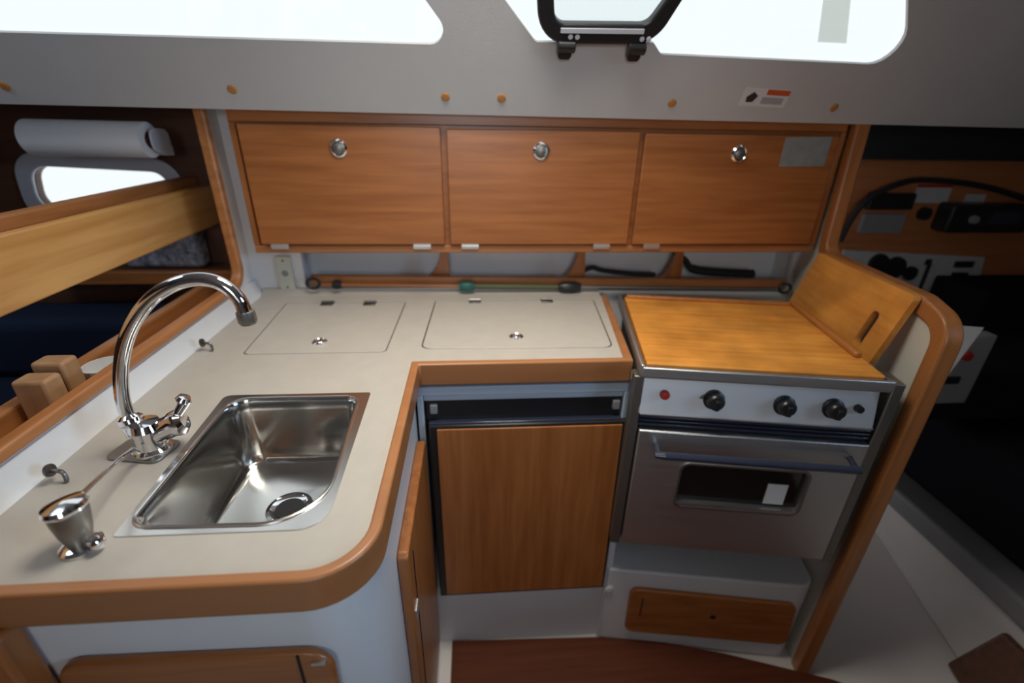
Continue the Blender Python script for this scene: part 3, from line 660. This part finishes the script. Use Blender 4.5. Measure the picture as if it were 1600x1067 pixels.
o = MB().lathe((-0.696, 0.835, 0.8895), (0, 0, 1), [(0.0, 0), (0.018, 0), (0.022, 0.010), (0.034, 0.044), (0.0355, 0.052), (0.0325, 0.052), (0.018, 0.010), (0.0, 0.008)], 26).build('small_bowl', 'white_plastic')
tagm(o, 'small white bowl on the locker just beyond the two wooden blocks', 'bowl')
ss = thing('saloon_settee', 'navy blue settee cushion low in the left opening', 'settee', (-1.4, 1.0, 0.0))
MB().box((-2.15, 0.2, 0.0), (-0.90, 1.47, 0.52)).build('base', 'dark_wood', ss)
MB().box((-2.15, 0.22, 0.521), (-0.92, 1.46, 0.66)).build('seat_cushion', 'navy', ss, bevel=0.03, seg=4)
MB().box((-2.15, 1.30, 0.661), (-0.92, 1.47, 0.84)).build('back_cushion', 'navy', ss, bevel=0.03, seg=4)
cu = MB().box((-1.02, 1.42, 0.954), (-0.80, 1.474, 1.07)).build('patterned_cushion', 'stripe', bevel=0.014, seg=3)
tagm(cu, 'grey patterned cushion on the dark shelf under the pale plank', 'cushion')
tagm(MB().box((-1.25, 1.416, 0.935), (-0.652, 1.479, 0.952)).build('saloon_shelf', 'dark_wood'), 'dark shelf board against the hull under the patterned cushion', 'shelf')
pt_ = thing('paper_towel_roll', 'white paper towel roll hanging on the dark wall above the porthole', 'paper towel', (-0.94, 1.32, 1.26))
ra = Vector((-1.063, 1.32, 1.3085)); rb_ = Vector((-0.792, 1.32, 1.3065))
MB().tube([ra, rb_], 0.041, 32).build('roll', 'paper', pt_)
MB().tube([rb_, rb_ + Vector((0.0012, 0, 0))], 0.019, 20).build('core', 'dark_wood', pt_)
MB().tube(smooth([(-1.06, 1.345, 1.2775), (-1.06, 1.36, 1.27)], 2), 0.001, 6).build('paper_edge', 'paper', pt_)
hl = thing('towel_holder', 'grey paper towel holder bracket at the right end of the roll', 'holder', (-0.76, 1.4, 1.25))
MB().prism(rpoly([(1.30, 1.285), (1.375, 1.262), (1.375, 1.33), (1.30, 1.335)], 0.02), YZ, -0.780, -0.775).build('end_plate', 'frost', hl, bevel=0.001)
MB().box((-1.07, 1.370, 1.268), (-0.775, 1.379, 1.292)).box((-0.92, 1.379, 1.272), (-0.90, 1.479, 1.288)).build('back_bar', 'frost', hl, bevel=0.002)
MB().prism(rpoly([(1.30, 1.285), (1.375, 1.262), (1.375, 1.33), (1.30, 1.335)], 0.02), YZ, -1.071, -1.066).build('end_plate', 'frost', hl, bevel=0.001)

# ------------------------------------------------------------------ navigation corner on the right
tagm(MB().tube(smooth([(1.195, 1.47, 1.02), (1.206, 1.465, 1.09), (1.238, 1.46, 1.158), (1.330, 1.46, 1.206), (1.45, 1.49, 1.214), (1.64, 1.49, 1.197), (1.83, 1.49, 1.155)], 6), 0.009, 10).build('cable', 'matte_black'), 'black cable looping up over the dark instrument wall', 'cable')
tagm(MB().prism(rect(1.262, 1.122, 1.414, 1.174, 0.006), XZ, 1.475, 1.4995).build('instrument', 'black', bevel=0.003), 'small black instrument on the wall, just under the cable loop', 'instrument')
tagm(MB().prism(rect(1.266, 1.045, 1.412, 1.108, 0.004), XZ, 1.485, 1.4995).build('meter_plate', 'grey_plastic', bevel=0.002), 'grey plate on the wall right below the small black instrument', 'plate')
o = thing('wall_sticker', 'pale sticker with a red top edge on the instrument wall', 'sticker', (1.485, 1.499, 1.14))
MB().box((1.425, 1.4982, 1.142), (1.548, 1.4998, 1.190)).build('film', 'paper2', o)
MB().box((1.425, 1.4976, 1.190), (1.548, 1.4998, 1.200)).build('red_edge', 'red', o)
tagm(MB().box((1.606, 1.4965, 1.146), (1.676, 1.4998, 1.170)).build('name_plate', 'paper2'), 'small pale name plate above the large black radio', 'plate')
tagm(MB().box((1.175, 1.494, 1.252), (1.208, 1.4998, 1.270)).build('switch', 'grey_plastic', bevel=0.002), 'tiny grey switch high on the instrument wall beside the trim post', 'switch')
rd = thing('radio', 'large black radio on the instrument wall at far right', 'radio', (1.66, 1.47, 1.05))
MB().prism(rect(1.522, 1.056, 1.805, 1.146, 0.012), XZ, 1.44, 1.4995).build('body', 'black', rd, bevel=0.004)
MB().lathe((1.60, 1.441, 1.10), (0, -1, 0), [(0.0, 0), (0.014, 0), (0.012, 0.014), (0.0, 0.015)], 18).build('dial', 'grey_plastic', rd)
MB().box((1.66, 1.4375, 1.085), (1.76, 1.4405, 1.125)).build('screen', 'navy_black', rd)
tagm(MB().lathe((1.478, 1.499, 1.108), (0, -1, 0), [(0.0, 0), (0.022, 0), (0.020, 0.016), (0.0, 0.018)], 18).build('socket', 'black'), 'round black socket beside the large black radio', 'socket')
swp = thing('fuse_board', 'pale electrical switch panel with dark gauges behind the standing board', 'switch panel', (1.5, 1.499, 0.78))
MB().hexa(((1.22,1.492,0.79),(1.80,1.492,0.775),(1.80,1.4998,0.775),(1.22,1.4998,0.79),(1.24,1.492,0.986),(1.765,1.492,0.960),(1.765,1.4998,0.960),(1.24,1.4998,0.986))).build('face', 'paper2', swp)
for x, z, r in ((1.375, 0.940, 0.036), (1.440, 0.925, 0.040), (1.505, 0.905, 0.026)):
    MB().lathe((x, 1.492, z), (0, -1, 0), [(0.0, 0), (r, 0), (r*0.95, 0.010), (0.0, 0.012)], 22).build('gauge', 'black', swp)
for x0, z0, w, h in ((1.66, 0.925, 0.07, 0.022), (1.665, 0.89, 0.06, 0.018), (1.560, 0.84, 0.012, 0.10), (1.64, 0.83, 0.03, 0.05), (1.70, 0.84, 0.05, 0.016), (1.70, 0.81, 0.05, 0.016), (1.548, 0.935, 0.02, 0.02)):
    MB().box((x0, 1.486, z0), (x0+w, 1.4925, z0+h)).build('switch', 'black', swp, bevel=0.001)
ct = thing('chart_table', 'dark chart table in the shadow behind the right partition', 'table', (1.5, 1.2, 0.60))
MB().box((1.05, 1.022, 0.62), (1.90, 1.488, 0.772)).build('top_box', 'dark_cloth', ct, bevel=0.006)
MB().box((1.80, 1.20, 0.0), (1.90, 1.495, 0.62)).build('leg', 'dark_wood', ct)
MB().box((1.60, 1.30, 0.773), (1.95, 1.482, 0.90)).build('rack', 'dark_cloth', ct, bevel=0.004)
tagm(MB().hexa(((0.985,0.968,0.665),(1.128,0.950,0.665),(1.128,0.952,0.665),(0.985,0.970,0.665),(0.985,0.975,0.948),(1.212,0.957,0.935),(1.212,0.959,0.935),(0.985,0.977,0.948))).build('chart_sheet', 'paper'), 'pale grey chart sheet hanging just right of the partition post', 'chart')
jb = thing('junction_box', 'dim grey switch box with a red button behind the chart sheet', 'switch box', (1.25, 0.99, 0.70))
MB().box((1.150, 0.985, 0.70), (1.300, 1.02, 0.90)).build('case', 'grey_plastic', jb, bevel=0.006)
MB().lathe((1.235, 0.986, 0.845), (0, -1, 0), [(0.0, 0), (0.014, 0), (0.012, 0.010), (0.0, 0.011)], 18).build('red_button', 'red', jb)
MB().box((1.19, 0.980, 0.765), (1.245, 0.986, 0.785)).build('slot', 'black', jb)
# seat moulding with its cushion
sm = thing('nav_seat', 'dark cushioned seat on a white moulded base at far right', 'seat', (1.6, 0.7, 0.0))
MB().hexa(((1.20,0.20,0.0),(1.95,0.20,0.0),(1.95,1.30,0.0),(1.47,1.22,0.0),(1.37,0.20,0.215),(1.95,0.20,0.215),(1.95,1.30,0.215),(1.40,1.22,0.215))).build('base', 'grp_floor', sm, bevel=0.01)
MB().box((1.365, 0.20, 0.216), (1.95, 1.22, 0.285)).build('ledge', 'grey_plastic', sm, bevel=0.012, seg=3)  # white moulded edge, coloured grey for the shade on it
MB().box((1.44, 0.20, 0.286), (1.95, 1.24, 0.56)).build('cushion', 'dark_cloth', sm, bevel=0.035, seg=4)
MB().hexa(((1.215,0.42,0.02),(1.235,0.42,0.02),(1.300,0.72,0.02),(1.283,0.72,0.02),(1.335,0.42,0.18),(1.36,0.42,0.18),(1.372,0.70,0.18),(1.352,0.70,0.18))).build('access_hatch', 'dark_wood', sm, bevel=0.008)
MB().box((1.56, 1.235, 0.08), (1.64, 1.28, 0.15)).build('corner_block', 'white_plastic', sm, bevel=0.006)
